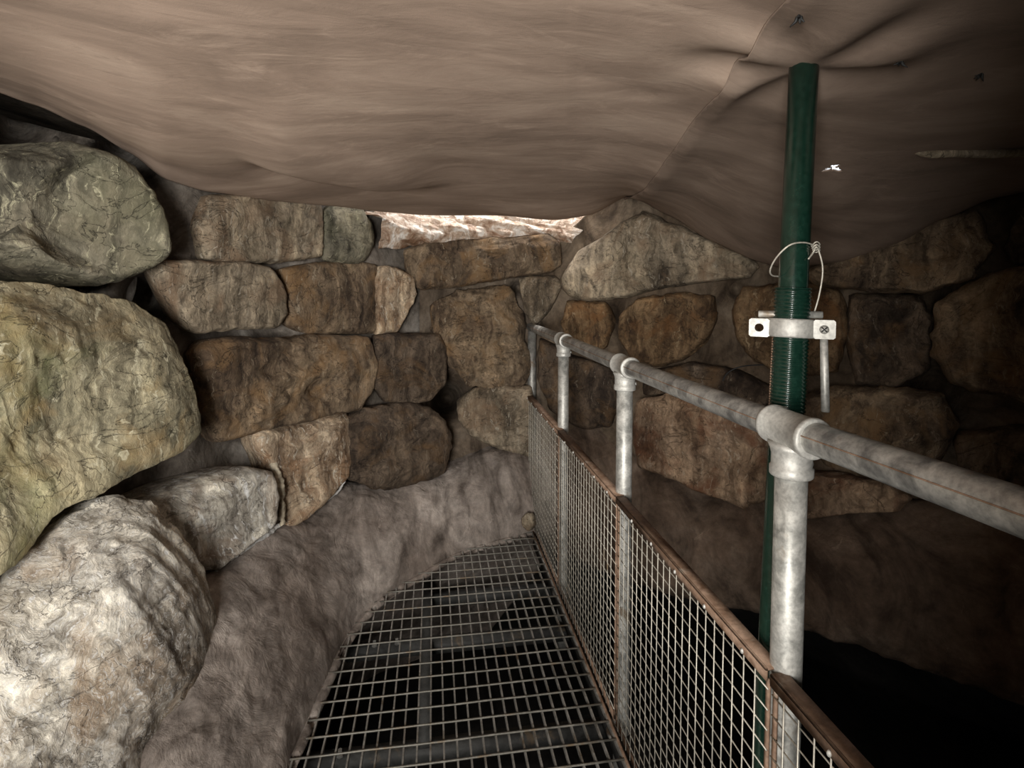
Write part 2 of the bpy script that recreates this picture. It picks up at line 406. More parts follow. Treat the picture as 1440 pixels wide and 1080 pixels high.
# palettes
_k = [0]
def mat(kind):
    _k[0] += 1; s = _k[0]; nm = f'stone_{kind}'
    if kind == 'olive': return stone_mat(nm, (.085, .078, .052), (.20, .185, .13), (.34, .31, .22), (.54, .50, .36), .5, (.16, .18, .07), (.30, .21, .10), 1.1, s)
    if kind == 'greyolive': return stone_mat(nm, (.06, .055, .042), (.125, .118, .092), (.22, .205, .16), (.48, .45, .31), .42, (.17, .165, .10), None, 1.1, s)
    if kind == 'pale': return stone_mat(nm, (.224, .202, .172), (.396, .370, .327), (.533, .516, .482), (.688, .679, .662), .75, None, (.34, .25, .17), 1.3, s, 2.2)
    if kind == 'greyblock': return stone_mat(nm, (.15, .13, .11), (.32, .30, .27), (.46, .445, .41), (.66, .66, .65), .65, None, (.22, .15, .10), 1.2, s)
    if kind == 'pink': return stone_mat(nm, (.17, .10, .06), (.36, .27, .19), (.50, .41, .31), (.62, .56, .46), .6, None, (.30, .17, .09), 1.3, s)
    if kind == 'tan': return stone_mat(nm, (.092, .074, .055), (.193, .161, .120), (.294, .248, .189), (.414, .368, .294), .35, None, (.20, .13, .08), 1.2, s)
    if kind == 'brown': return stone_mat(nm, (.052, .035, .024), (.117, .084, .058), (.190, .143, .099), (.340, .281, .204), .3, None, (.22, .13, .06), 1.3, s)
    if kind == 'dark': return stone_mat(nm, (.028, .019, .014), (.062, .045, .033), (.110, .083, .062), (.240, .200, .152), .2, None, (.13, .075, .035), 1.3, s)
    if kind == 'orange': return stone_mat(nm, (.054, .032, .020), (.126, .079, .043), (.207, .140, .081), (.38, .29, .18), .3, None, (.20, .095, .035), 1.3, s)
    if kind == 'rust': return stone_mat(nm, (.09, .052, .034), (.20, .135, .09), (.29, .21, .15), (.44, .36, .27), .3, None, (.17, .07, .035), 1.2, s)
G_L = 'blocks of the left wall'; G_B = 'blocks of the back wall'; G_R = 'blocks of the right wall'
# the three boulders nearest the camera on the left
stone([(-330, 240), (-90, 205), (0, 214), (50, 208), (98, 199), (150, 210), (195, 228), (228, 272), (244, 322), (248, 362), (212, 388), (165, 403), (110, 399), (50, 384), (0, 364), (-90, 352), (-330, 400)],
      'big olive-grey angular boulder topmost on the left under the sheet', mat('greyolive'), 'boulder', .0, .45, .15, .72, .011, 1.0, 1, 0.0, 220, 80, dd=lambda x, y: 1.42+.0014*max(-60, x)+max(0, (250-y))*.0007, cat='boulder', strata=.004, flow=(.8, -.5), facets=((100, 195, 222, 392, .95), (240, 335, -60, 325, .55)))
stone([(-420, 440), (-110, 385), (0, 392), (60, 398), (130, 408), (205, 424), (245, 455), (268, 510), (286, 560), (291, 606), (255, 636), (200, 661), (150, 690), (95, 716), (60, 755), (25, 800), (0, 822), (-110, 880), (-420, 1000)],
      'huge greenish boulder filling the middle of the left side', mat('olive'), 'boulder', 0, .5, .12, .25, .012, 1.0, 2, 0.0, 260, 100, dd=lambda x, y: 1.22+.0018*max(-60, x)-(y-560)*.0003, cat='boulder', strata=.004, flow=(.35, -1), facets=((-60, 440, 250, 490, .35), (215, 425, 262, 640, .45), (300, 640, -20, 850, .3)))
stone([(-420, 1040), (-110, 850), (0, 815), (60, 762), (110, 716), (160, 694), (212, 703), (252, 748), (288, 800), (306, 860), (302, 925), (278, 975), (242, 1012), (228, 1050), (210, 1110), (190, 1250), (-110, 1400), (-420, 1450)],
      'whitish swirled boulder in the bottom left corner', mat('pale'), 'boulder', 0, .5, .12, .1, .013, 1.1, 3, .25, 260, 100, flow=(.5, -.8),  dd=lambda x, y: 1.13+.0015*max(-60, x)-(y-900)*.0006, cat='boulder', strata=.004)
# left wall blocks
stone([(195, 715), (240, 690), (300, 668), (350, 658), (384, 664), (393, 700), (386, 737), (345, 772), (306, 802), (270, 800), (230, 760)],
      'pale grey block below the greenish boulder, beside the earth bank', mat('greyblock'), thick=.2, bulge=.03, amp=.010, seed=4, group=G_L, dd=lambda x, y: 1.62+.0022*(x-200), dgrad=-.08)
stone([(362, 608), (402, 598), (445, 588), (484, 580), (492, 620), (487, 668), (458, 700), (428, 732), (398, 742), (388, 695), (376, 655), (364, 632)],
      'pinkish-cream veined block between the pale grey block and a dark block', mat('pink'), thick=.2, bulge=.04, amp=.013, seed=5, group=G_L, prot=.12, dgrad=-.08)
stone([(488, 588), (530, 574), (590, 568), (624, 588), (637, 630), (626, 664), (582, 682), (530, 686), (494, 675), (484, 640)],
      'dark brown rounded block lowest on the left wall, on top of the earth bank', mat('dark'), thick=.22, bulge=.06, flat=.45, amp=.016, seed=6, group=G_L, prot=.14, dgrad=-.05)
stone([(296, 276), (340, 274), (390, 280), (448, 289), (454, 325), (452, 360), (400, 366), (340, 371), (290, 364), (282, 320)],
      'grey-brown block of the top course, left of the small arched stone', mat('tan'), bulge=.03, amp=.010, seed=7, group=G_L, prot=.03)
stone([(454, 296), (478, 286), (506, 292), (522, 312), (527, 342), (512, 366), (480, 373), (455, 364)],
      'small arched grey stone of the top course under the sheet edge', mat('greyolive'), bulge=.04, flat=.5, amp=.010, seed=8, group=G_L, prot=.03, n=80, rings=24)
stone([(214, 372), (262, 367), (335, 369), (378, 376), (397, 400), (403, 440), (388, 460), (335, 463), (275, 467), (254, 452), (236, 420)],
      'light tan block of the second course next to the big upper boulder', mat('tan'), bulge=.03, amp=.010, seed=9, group=G_L, prot=.04)
stone([(396, 380), (440, 371), (492, 368), (528, 374), (533, 420), (528, 466), (480, 469), (430, 468), (405, 456), (402, 415)],
      'smooth plastered brown block in the middle of the second course', mat('brown'), bulge=.025, amp=.006, seed=10, group=G_L, prot=.02)
stone([(532, 376), (556, 378), (578, 388), (584, 412), (572, 440), (557, 466), (530, 467), (528, 420)],
      'narrow ribbed corner stone ending the second course', mat('pink'), bulge=.03, amp=.012, seed=11, group=G_L, prot=.05, n=80, rings=24)
stone([(276, 500), (290, 480), (340, 475), (400, 477), (460, 472), (518, 476), (526, 510), (522, 545), (502, 574), (440, 590), (380, 601), (330, 616), (300, 620), (286, 565)],
      'long brown block of the third course with a dark hollow in its face', mat('brown'), bulge=.045, amp=.018, seed=12, group=G_L, prot=.06, thick=.2, strata=.004, pits=((440, 548, .045, .07), (372, 520, .03, .03)))
stone([(527, 473), (575, 470), (618, 472), (629, 500), (626, 540), (606, 560), (575, 570), (542, 565), (526, 545)],
      'square purple-brown block with a crisp top edge, right end of the third course', mat('dark'), bulge=.03, amp=.009, seed=13, group=G_L, prot=.07)
# back wall blocks
stone([(572, 352), (600, 342), (650, 336), (710, 334), (770, 329), (786, 345), (787, 372), (770, 384), (730, 389), (690, 396), (630, 404), (592, 406), (574, 385)],
      'long flat brown stone directly under the daylight gap', mat('brown'), bulge=.035, amp=.012, seed=14, group=G_B, prot=.05)
stone([(606, 432), (640, 412), (690, 402), (718, 404), (733, 440), (744, 500), (742, 538), (700, 546), (660, 540), (634, 512), (610, 470)],
      'craggy brown block in the corner left of the rail end', mat('brown'), bulge=.06, flat=.4, amp=.022, seed=15, group=G_B, prot=.05, strata=.006, pits=((725, 430, .05, .05), (650, 480, .05, .03)))
stone([(644, 566), (668, 546), (710, 544), (746, 544), (750, 590), (749, 642), (700, 630), (662, 612), (645, 590)],
      'tan squared stone right of the black hole', mat('tan'), bulge=.03, amp=.009, seed=16, group=G_B, prot=.05)
stone([(730, 392), (780, 388), (790, 402), (772, 438), (752, 456), (738, 440)],
      'small smooth grey wedge stone above the far rail end', mat('tan'), bulge=.02, amp=.005, seed=17, group=G_B, prot=.03, n=80, rings=22)
# right wall blocks
stone([(790, 392), (815, 355), (860, 325), (905, 300), (960, 322), (1035, 352), (1066, 374), (1050, 390), (985, 398), (925, 406), (878, 418), (828, 422), (800, 412)],
      'long tapering brown block under the right sheet edge', mat('tan'), bulge=.04, amp=.011, seed=18, group=G_R, prot=.04)
stone([(798, 424), (850, 426), (862, 455), (852, 488), (828, 502), (802, 488), (790, 455)],
      'orange-brown squarish stone above the far stretch of rail', mat('orange'), bulge=.03, amp=.008, seed=19, group=G_R, prot=.03, n=80, rings=24)
stone([(872, 446), (895, 422), (960, 412), (1000, 420), (1005, 450), (990, 482), (960, 506), (925, 516), (888, 505), (870, 475)],
      'rounded rusty-orange block set in grey mortar, nearest left of the threaded prop', mat('orange'), bulge=.045, amp=.012, seed=20, group=G_R, prot=.04)
stone([(1034, 430), (1050, 406), (1110, 398), (1180, 410), (1192, 470), (1175, 520), (1112, 530), (1060, 505), (1036, 475)],
      'brown block behind the collar of the green prop', mat('orange'), bulge=.045, amp=.012, seed=21, group=G_R, prot=.05)
stone([(760, 478), (800, 500), (858, 520), (868, 560), (858, 600), (815, 602), (775, 575), (756, 530)],
      'dark stone behind the handrail between its two farthest tall posts', mat('dark'), bulge=.03, amp=.01, seed=22, group=G_R, prot=.03, n=80, rings=24)
stone([(905, 524), (975, 512), (1040, 522), (1082, 545), (1078, 572), (1010, 562), (945, 552), (908, 555)],
      'low dark flat stone just above the rail, left of the prop thread', mat('dark'), bulge=.03, amp=.01, seed=23, group=G_R, prot=.03, n=90, rings=24)
stone([(896, 566), (940, 556), (1010, 565), (1072, 580), (1086, 640), (1078, 700), (1045, 712), (990, 692), (935, 664), (902, 655), (892, 610)],
      'large rust-stained block below the rail, left of the nearest post', mat('rust'), bulge=.05, amp=.013, seed=24, group=G_R, prot=.09)
stone([(1128, 385), (1195, 352), (1285, 315), (1370, 300), (1398, 345), (1370, 392), (1300, 412), (1220, 406), (1150, 402)],
      'dim brown block high on the right wall, just below the sheet', mat('brown'), bulge=.06, amp=.014, seed=25, group=G_R, prot=.08)
stone([(1195, 418), (1250, 415), (1295, 422), (1312, 455), (1300, 525), (1250, 545), (1205, 535), (1190, 480)],
      'dark block to the right of the hanging prop handle', mat('dark'), bulge=.04, amp=.013, seed=26, group=G_R, prot=.04)
stone([(1318, 430), (1395, 385), (1500, 370), (1520, 590), (1420, 560), (1345, 535), (1310, 500)],
      'large dark block at the right picture edge above the rail', mat('brown'), bulge=.05, amp=.014, seed=27, group=G_R, prot=.10)
stone([(1412, 350), (1440, 290), (1540, 250), (1560, 365), (1430, 372)],
      'dark stone at the right picture edge beneath the pale batten', mat('dark'), bulge=.04, amp=.012, seed=28, group=G_R, prot=.06, n=80, rings=22)
stone([(1130, 560), (1180, 545), (1260, 546), (1325, 556), (1345, 600), (1322, 655), (1240, 668), (1160, 655), (1128, 610)],
      'wide brown block behind the rail, right of the nearest post fitting', mat('brown'), bulge=.05, amp=.013, seed=29, group=G_R, prot=.06)
stone([(1118, 668), (1180, 668), (1245, 682), (1280, 700), (1262, 718), (1180, 724), (1120, 730)],
      'thin brown slab stone right of the nearest post, on the dark bank', mat('rust'), bulge=.025, amp=.01, seed=30, group=G_R, prot=.07, n=90, rings=24)
stone([(1350, 610), (1430, 600), (1540, 620), (1540, 740), (1420, 720), (1350, 680)],
      'almost black block under the rail at the right picture edge', mat('dark'), bulge=.05, amp=.014, seed=31, group=G_R, prot=.05, n=90, rings=24)
# pebble at the far end of the grating
bm = bmesh.new(); bmesh.ops.create_icosphere(bm, subdivisions=5, radius=1)
pc = P(744, 733, 2.86)
for v in bm.verts:
    v.co = pc+Vector((v.co.x*.040, v.co.y*.03, v.co.z*.047))*(1+.12*fbm(v.co*1.5, 4))
tag(obj('round_stone', bm, mat('tan'), origin=pc), 'small round tan stone in the far corner of the grating by the mesh', 'stone')

# ------------------------------------------------------------------ earth banks
def bank(name, rows, m, label, nu, nv, a1=.02, seed=0, lump=1.0, edge=False):
    sd = Vector((seed, seed*2, 0))
    bm = loft(rows, nu, nv, lambda p: a1*(1.2*fbm((p+sd)*3.2, 3)*lump+.6*fbm((p+sd)*13, 5))*min(1, max(.15, (p.z+.02)/.08) if edge else 1))
    face_to(bm, CP)
    o = obj(name, bm, m)
    md = o.modifiers.new('thick', 'SOLIDIFY'); md.thickness = .015; md.offset = -1
    return o
topL = [(60, 1500, .86), (150, 1300, 1.05), (215, 1080, 1.24), (250, 985, 1.38), (304, 850, 1.66), (345, 785, 1.90), (392, 742, 2.13), (435, 722, 2.33), (480, 690, 2.52), (560, 688, 2.72), (636, 668, 2.90), (700, 640, 3.02), (757, 650, 3.06), (830, 680, 3.0)]
botL = [(300, 1500), (345, 1300), (398, 1095), (422, 1035), (455, 960), (480, 905), (512, 862), (545, 832), (590, 806), (640, 778), (690, 762), (728, 752), (757, 746), (800, 742)]
def gz(px, py, z=0.0):                   # point on the level z under that pixel
    r = P(px, py, 1)-CP; return CP+r*((z-CAMZ)/r.z)
B0 = [P(x, y, d)+wall_n(min(757, x))*-.22+Vector((0, 0, .03)) for x, y, d in topL]
B1 = [P(x, y, d) for x, y, d in topL]
B3 = [gz(x, y, .0) for x, y in botL]
B2 = [a.lerp(b, .5)+Vector((.015, -.02, .03)) for a, b in zip(B1, B3)]
B4 = [p+Vector((-.05, .03, -.10)) for p in B3]
B5 = [p+Vector((-.5, .35, -.9)) for p in B3]
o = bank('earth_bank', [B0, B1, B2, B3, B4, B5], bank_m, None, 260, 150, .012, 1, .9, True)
tag(o, 'sloping bank of dusty grey-brown earth between left stones and grating', 'ground')
topR = [(735, 640, 3.2), (820, 612, 3.06), (895, 655, 2.8), (980, 688, 2.62), (1070, 712, 2.42), (1130, 728, 2.30), (1270, 722, 2.08), (1400, 735, 1.88), (1560, 760, 1.70), (1850, 800, 1.45)]
botR = [(735, 762, 3.02), (820, 790, 2.86), (900, 820, 2.62), (980, 840, 2.42), (1060, 862, 2.24), (1130, 888, 2.12), (1250, 928, 1.95), (1380, 972, 1.80), (1560, 1060, 1.6), (1850, 1160, 1.35)]
R0 = [P(x, y-30, d+.16) for x, y, d in topR]
R1 = [P(x, y, d-.02) for x, y, d in topR]
R3 = [P(x, y, d) for x, y, d in botR]
R2 = [a.lerp(b, .55)+Vector((-.03, -.05, .0)) for a, b in zip(R1, R3)]
R4 = [p+Vector((.16, .17, -.05)) for p in R3]
R5 = [p+Vector((.7, .7, -.30)) for p in R3]
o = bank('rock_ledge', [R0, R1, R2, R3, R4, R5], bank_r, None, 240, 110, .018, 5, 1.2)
tag(o, 'dark brown earthy ledge under the right wall above the black pit', 'ground')
# pit floor
bm = bmesh.new(); n = 70
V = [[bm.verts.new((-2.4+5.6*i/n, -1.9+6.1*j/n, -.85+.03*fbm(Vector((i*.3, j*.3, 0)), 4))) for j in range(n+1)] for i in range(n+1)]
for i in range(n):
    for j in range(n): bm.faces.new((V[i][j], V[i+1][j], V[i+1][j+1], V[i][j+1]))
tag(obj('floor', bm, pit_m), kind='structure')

# ------------------------------------------------------------------ sheet ceiling
EDGE = [(-700, 20, 1.1), (-150, 95, 1.35), (0, 132, 1.55), (60, 152, 1.62), (130, 182, 1.72), (190, 217, 1.82), (240, 256, 1.92), (300, 272, 2.04), (400, 285, 2.28), (470, 291, 2.5), (540, 299, 2.72), (600, 304, 2.86), (700, 304, 2.95), (780, 311, 2.98),
        (830, 304, 2.95), (885, 274, 2.88), (940, 301, 2.72), (1000, 337, 2.56), (1060, 363, 2.44), (1095, 373, 2.36), (1180, 366, 2.2), (1250, 343, 2.08), (1320, 305, 1.98), (1390, 275, 1.88), (1550, 235, 1.7), (2100, 200, 1.3)]
EY = [(a, b) for a, b, c in EDGE]; ED = [(a, c) for a, b, c in EDGE]
def seam_dist(x, y):                       # signed distance to the overlap seam
    a = Vector((1.035, 2.74)); b = Vector((.54, .75)); t = (b-a).normalized(); n = Vector((t.y, -t.x))
    return (Vector((x, y))-a).dot(n)
Z0 = CAMZ+.45
prop_top = P(1131, 84, .95)
def sm(tab, x):
    return sum(interp(tab, x+q*14)*w_ for q, w_ in ((-2, .1), (-1, .22), (0, .36), (1, .22), (2, .1)))
def sheet_point(px, t):
    de = sm(ED, px)-.03; e = P(px, interp(EY, px)*.5+sm(EY, px)*.5, de); d = .06+(de-.06)*t
    q = P(px, 444, d)
    ez = (e.z*2+sum(P(px+q, sm(EY, px+q), sm(ED, px+q)).z for q in (-110, -75, -40, 40, 75, 110)))/8
    ez = ez*(1-t**6)+e.z*t**6
    z = Z0+(ez-Z0)*t**2.3
    pt = Vector((q.x, q.y, z))
    # sag lobe with a fold line left of centre
    wc = math.exp(-((px-480)/120)**4); tc = .745+.0*((px-480)/120)**2; z -= wc*.06*math.exp(-((t-tc)/(.2 if t < tc else .04))**2); z += wc*.022*math.exp(-((t-tc-.08)/.04)**2)
    w2 = math.exp(-((px-180)/130)**2); z -= w2*.03*math.exp(-((t-.80)/.12)**2)
    w3 = math.exp(-((px-730)/60)**2); z -= w3*.018*math.exp(-((t-.93)/.05)**2)
    sd = seam_dist(q.x, q.y)
    z -= .022*math.exp(-abs(sd)/.035)*min(1, max(0, t-.2)*4)*(.6+.4*noise.noise(Vector((q.x*5, q.y*5, 0))))
    # cloth pushed up by the prop head, scrunched around it
    r = math.hypot(q.x-prop_top.x, q.y-prop_top.y); ang = math.atan2(q.y-prop_top.y, q.x-prop_top.x)
    z += (prop_top.z-z)*math.exp(-(r/.085)**2)
    z += .012*math.sin(ang*5+1)*math.exp(-((r-.13)/.08)**2)
    # wrinkles
    s = Vector((q.x, q.y, 0))
    z += .010*fbm(Vector((q.x*1.0, q.y*1.3, 1)), 2)+.0015*(ridge(Vector((q.x*3+q.y, q.y*7, 4)), 3)-.6)*min(1, t*1.5)
    z += .010*(1-abs(noise.noise(Vector((q.x*2.2-q.y*1.1, q.y*1.6, 9)))*4))*.5*(1 if px > 800 else .5)
    if t > .9: z = z*(1-((t-.9)/.1)**2)+e.z*((t-.9)/.1)**2
    return Vector((q.x, q.y, z))
def on_sheet(px, py, off=0.0):
    """point of the roof sheet seen at that pixel"""
    best = None
    for k in range(40, 400):
        t = k/400; q = sheet_point(px, t); v = q-CP; y = PCY-F*v.dot(UP)/v.dot(FW)
        if best is None or abs(y-py) < best[0]: best = (abs(y-py), q)
        if y > py+6: break
    return best[1]+Vector((0, 0, -off))
def sheet(name, side, off, m):
    bm = bmesh.new(); nx = 330; ny = 120; V = []
    for i in range(nx+1):
        px = -650+2600*i/nx; V.append([bm.verts.new(sheet_point(px, (j/ny)**.9)+Vector((0, 0, off))) for j in range(ny+1)])
    # hem: edge turned up behind, so that the sheet ends in a folded border
    for i in range(nx+1):
        e = V[i][-1].co; px = -650+2600*i/nx; n = P(px, 444, 1)-CP; n.z = 0; n.normalize()
        V[i].append(bm.verts.new(e+n*.02+Vector((0, 0, .012)))); V[i].append(bm.verts.new(e+n*.04+Vector((0, 0, .07))))
    for i in range(nx):
        for j in range(len(V[0])-1): bm.faces.new((V[i][j], V[i][j+1], V[i+1][j+1], V[i+1][j]))
    a = Vector((1.035, 2.74, 0)); b = Vector((.54, .75, 0)); t = (b-a).normalized(); nn = Vector((t.y, -t.x, 0))
    bmesh.ops.bisect_plane(bm, geom=bm.verts[:]+bm.edges[:]+bm.faces[:], plane_co=a+nn*(.03*side), plane_no=nn, clear_outer=(side > 0), clear_inner=(side < 0))
    face_to(bm, CP+Vector((.3, 1.2, -.3)))
    hcut = on_sheet(1165, 231)
    near = [f for f in bm.faces if (f.calc_center_median().xy-hcut.xy).length < .05]
    if near:
        bmesh.ops.subdivide_edges(bm, edges=list({e_ for f in near for e_ in f.edges}), cuts=4, use_grid_fill=True)
        def inhole(c_):
            v = c_.xy-hcut.xy; a_ = math.atan2(v.y, v.x); return v.length < .017*(1+.55*math.sin(a_*3+1)+.3*math.sin(a_*7))
        bmesh.ops.delete(bm, geom=[f for f in bm.faces if inhole(f.calc_center_median())], context='FACES')
    o = obj(name, bm, m); md = o.modifiers.new('thick', 'SOLIDIFY'); md.thickness = .004; md.offset = -1
    return o
a_side = 1 if seam_dist(0, 1) < 0 else -1
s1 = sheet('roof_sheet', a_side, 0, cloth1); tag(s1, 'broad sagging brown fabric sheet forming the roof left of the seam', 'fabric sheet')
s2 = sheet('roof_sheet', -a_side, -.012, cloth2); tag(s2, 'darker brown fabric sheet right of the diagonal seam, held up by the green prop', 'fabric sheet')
# unseen slab added above to block light, open over the back gap
bm = bmesh.new()
box(bm, (-2.6, -2.0, 2.05), (3.3, 2.75, 2.2)); box(bm, (1.15, 2.75, 2.05), (3.3, 4.2, 2.2)); box(bm, (-2.6, 2.75, 2.05), (-.45, 4.2, 2.2))
tag(obj('ceiling', bm, rear_m, smooth=False), kind='structure')
# unseen rear wall, entrance at left; jamb and sill shaped to block light
bm = bmesh.new()
box(bm, (.05, -.80, -.85), (3.3, -.07, 2.05)); box(bm, (-2.6, -.80, -.85), (-1.15, -.30, 2.05)); box(bm, (-1.15, -.80, -.85), (.05, -.30, .70)); box(bm, (-1.15, -.80, 1.75), (.05, -.62, 2.05))
tag(obj('wall_front', bm, rear_m, smooth=False), kind='structure')

# ------------------------------------------------------------------ crumpled plastic in the gap
rows = [[P(x, y, d) for x, y, d in r] for r in (
    [(500, 288, 2.86), (560, 290, 3.0), (620, 285, 3.12), (700, 290, 3.2), (770, 300, 3.2), (825, 305, 3.1)],
    [(508, 300, 2.72), (560, 303, 2.86), (620, 304, 3.0), (700, 303, 3.08), (770, 312, 3.1), (822, 318, 3.04)],
    [(535, 305, 2.70), (575, 318, 2.84), (630, 320, 2.96), (700, 318, 3.04), (770, 320, 3.07), (818, 326, 3.02)],
    [(536, 318, 2.74), (585, 330, 2.86), (640, 334, 2.98), (700, 330, 3.04), (765, 328, 3.06), (808, 334, 3.03)],
    [(532, 350, 2.80), (590, 347, 2.96), (640, 344, 3.04), (700, 342, 3.08), (765, 340, 3.1), (800, 350, 3.08)])]
bm = loft(rows, 150, 50, lambda p: .030*(ridge(Vector((p.x*4+p.z*9, p.y*3, p.z*11)), 3)-.6))
face_to(bm, CP); o = obj('plastic_sheet', bm, plastic); md = o.modifiers.new('t', 'SOLIDIFY'); md.thickness = .002
tag(o, 'crumpled pale plastic sheeting lit by daylight in the gap above the back wall', 'plastic sheet')

# ------------------------------------------------------------------ railing
RX = .5665; RZ = 1.094; POSTY = [.769, 1.524, 2.290, 3.055]
rail = empty('guard_railing', (RX, .789, 0)); tag(rail, 'galvanised tubular railing with handrail and tee fittings beside the grating', 'railing')
def railp(y): return Vector((RX, y, RZ+.022*max(0, (.8-y)/.8)+.0025*math.sin(y*3)))
bm = bmesh.new(); tube(bm, [railp(-.12+3.42*i/80) for i in range(81)], .0242, 36); obj('handrail', bm, railm, rail)
bm = bmesh.new(); tube(bm, [railp(-.09+3.3*i/60)+Vector((-.0236, 0, .0055)) for i in range(61)], .0011, 6); obj('weld_seam', bm, rusty, rail)
for i, y in enumerate(POSTY):
    m = galv if i < 3 else galv_dirty
    bm = bmesh.new(); tube(bm, [(RX, y, z) for z in (-.30, 0, .3, .7, RZ-.02)], .0242, 36); obj('post', bm, m, rail)
    if i == 3: continue
    f = bm = bmesh.new(); c = railp(y)
    lathe(bm, c+Vector((0, -.052, 0)), (0, 1, 0), [(0, .0262), (0, .0300), (.002, .0318), (.008, .0322), (.010, .0300), (.094, .0300), (.096, .0322), (.102, .0318), (.104, .0300), (.104, .0262)], 40)
    fit = obj('tee_fitting', bm, castm, rail)
    bm = bmesh.new(); lathe(bm, c+Vector((0, 0, -.020)), (0, 0, -1), [(0, .036), (.008, .0325), (.018, .0302), (.036, .0300), (.038, .0325), (.050, .0325), (.052, .031), (.052, .0262)], 40)
    obj('socket', bm, castm, rail)
    bm = bmesh.new(); lathe(bm, c+Vector((.028, 0, -.055)), (1, 0, 0), [(0, .007), (.006, .007), (.007, .006)], 16); obj('set_screw', bm, galv_dirty, rail)
    bm = bmesh.new(); lathe(bm, (RX, y, -.06), (0, 0, 1), [(0, .045), (.006, .045), (.007, .03), (.04, .03), (.042, .028)], 32); obj('base_flange', bm, galv_dirty, rail)

# mesh panels
MX = .532; MT = .708; MB_ = .012
def bead(bm, p, r): 
    q = bmesh.ops.create_icosphere(bm, subdivisions=2, radius=r, matrix=Matrix.Translation(p))
labels = ['wire mesh infill panel running out of the bottom right of the picture', 'wire mesh infill panel with bright wires between the two nearest posts',
          'wire mesh infill panel between the second and third posts from the viewer', 'farthest dull wire mesh infill panel ending at the back wall']
bays = [(.03, .755), (.765, 1.486), (1.496, 2.235), (2.245, 3.02)]
for bi, (y0, y1) in enumerate(bays):
    t = empty('mesh_panel', (MX, (y0+y1)/2, MB_)); tag(t, labels[bi], 'mesh panel', 'wire mesh panels along the railing')
    wm = wirem
    bm = bmesh.new()
    n = round((y1-y0)/.0330)
    for k in range(1, n):
        y = y0+(y1-y0)*k/n; j = [random.uniform(-.001, .001) for _ in range(4)]
        tube(bm, [(MX-.0012, y+j[0], MB_), (MX-.001+j[1], y+j[2], .35), (MX-.0012, y+j[3], MT-.006)], .00135, 6)
    nz = round((MT-MB_)/.0355)
    for k in range(1, nz):
        z = MB_+(MT-MB_)*k/nz
        tube(bm, [(MX+.0012, y0+(y1-y0)*q/6, z+random.uniform(-.0009, .0009)) for q in range(7)], .00135, 6)
    obj('wire_mesh', bm, wm, t)
    bm = bmesh.new(); box(bm, (MX-.004, y0, MT-.020), (MX+.001, y1, MT), .001); box(bm, (MX-.004, y0, MT-.004), (MX+.026, y1, MT), .001); 
    for v in bm.verts: v.co += Vector((0, 0, .0012))*noise.noise(v.co*30)
    obj('top_rail', bm, rusty, t)
    bm = bmesh.new(); box(bm, (MX+.002, y0, MB_-.006), (MX+.006, y1, MB_+.016), .001); obj('bottom_rail', bm, rusty, t)
    for ys in (y0, y1-.009):
        bm = bmesh.new(); box(bm, (MX+.002, ys, MB_), (MX+.007, ys+.009, MT-.02), .001); obj('side_bar', bm, rusty, t)
    for k in range(2, n, 4):
        bm = bmesh.new(); bead(bm, Vector((MX-.0045, y0+(y1-y0)*k/n, MT-.015)), .0036)
        for v in bm.verts: v.co.z = (v.co.z-(MT-.015))*1.4+MT-.015
        obj('weld', bm, castm, t)

# ------------------------------------------------------------------ grating
LE = [(.0, -.62), (1.0, -.5), (1.57, -.41), (1.75, -.405), (2.0, -.37), (2.15, -.31), (2.3, -.24), (2.5, -.08), (2.65, .08), (2.8, .26), (2.95, .42)]
gr = empty('walkway_grating', (.1, 1.5, 0)); tag(gr, 'open steel grid grating of the walkway floor beside the mesh panels', 'grating')
bm = bmesh.new()
k = 0
while True:
    x = .520-.0385*k; k += 1
    if x < -.6: break
    ys = 2.95
    yy = .2
    while yy < 2.95 and interp(LE, yy)-.012 <= x: yy += .02
    ye = min(2.95, yy)
    if ye > .3: box(bm, (x-.0026, .1, -.016), (x+.0026, ye, -.003))
obj('bearing_bars', bm, grate, gr, smooth=False)
bm = bmesh.new(); y = .30; yl = []
while y < 2.96:
    x0 = interp(LE, y)-.02
    pts = [(x0+(.524-x0)*q/8, y+random.uniform(-.0008, .0008), -.001+random.uniform(-.0006, .0006)) for q in range(9)]
    tube(bm, pts, .0032, 6); y += .0672
obj('cross_rods', bm, rodm, gr)
bm = bmesh.new(); box(bm, (.522, .1, -.032), (.529, 2.97, .004), .001); obj('edge_bar', bm, rusty, gr)
bm = bmesh.new(); box(bm, (.40, 2.955, -.032), (.522, 2.961, .002), .001); obj('end_bar', bm, rusty, gr)
# supporting frame below
fr = empty('support_frame', (.1, 1.6, -.2)); tag(fr, 'grey steel beams of the frame below the grating', 'support frame')
def fz(px, py, z): return gz(px, py, z)
def addbeam(a, b, w, h, name='beam'):
    bm = bmesh.new(); beam(bm, a, b, w, h, .003); return obj(name, bm, framem, fr)
xb = fz(600, 880, -.11).x
yb1 = fz(640, 1030, -.11).y; yb2 = fz(540, 897, -.11).y; yb3 = fz(750, 818, -.11).y
addbeam((xb, yb1-.02, -.13), (xb, 2.9, -.13), .045, .06, 'long_beam')
for yb, xl in ((yb1, -.46), (yb2, -.36), (yb3, -.05), (.75, -.6)):
    addbeam((xl, yb, -.16), (.60, yb, -.16), .05, .05, 'cross_beam')
addbeam((.56, .1, -.07), (.56, 3.0, -.07), .06, .05, 'side_beam')
for yb, xs in ((yb1, (-.30, -.05)), (yb2, (-.16, -.25))):
    for x in xs:
        bm = bmesh.new(); lathe(bm, (x, yb-.008, -.136), (0, 0, 1), [(0, .011), (.008, .011), (.009, .007), (.022, .007)], 6); obj('bolt', bm, galv_dirty, fr, smooth=False)

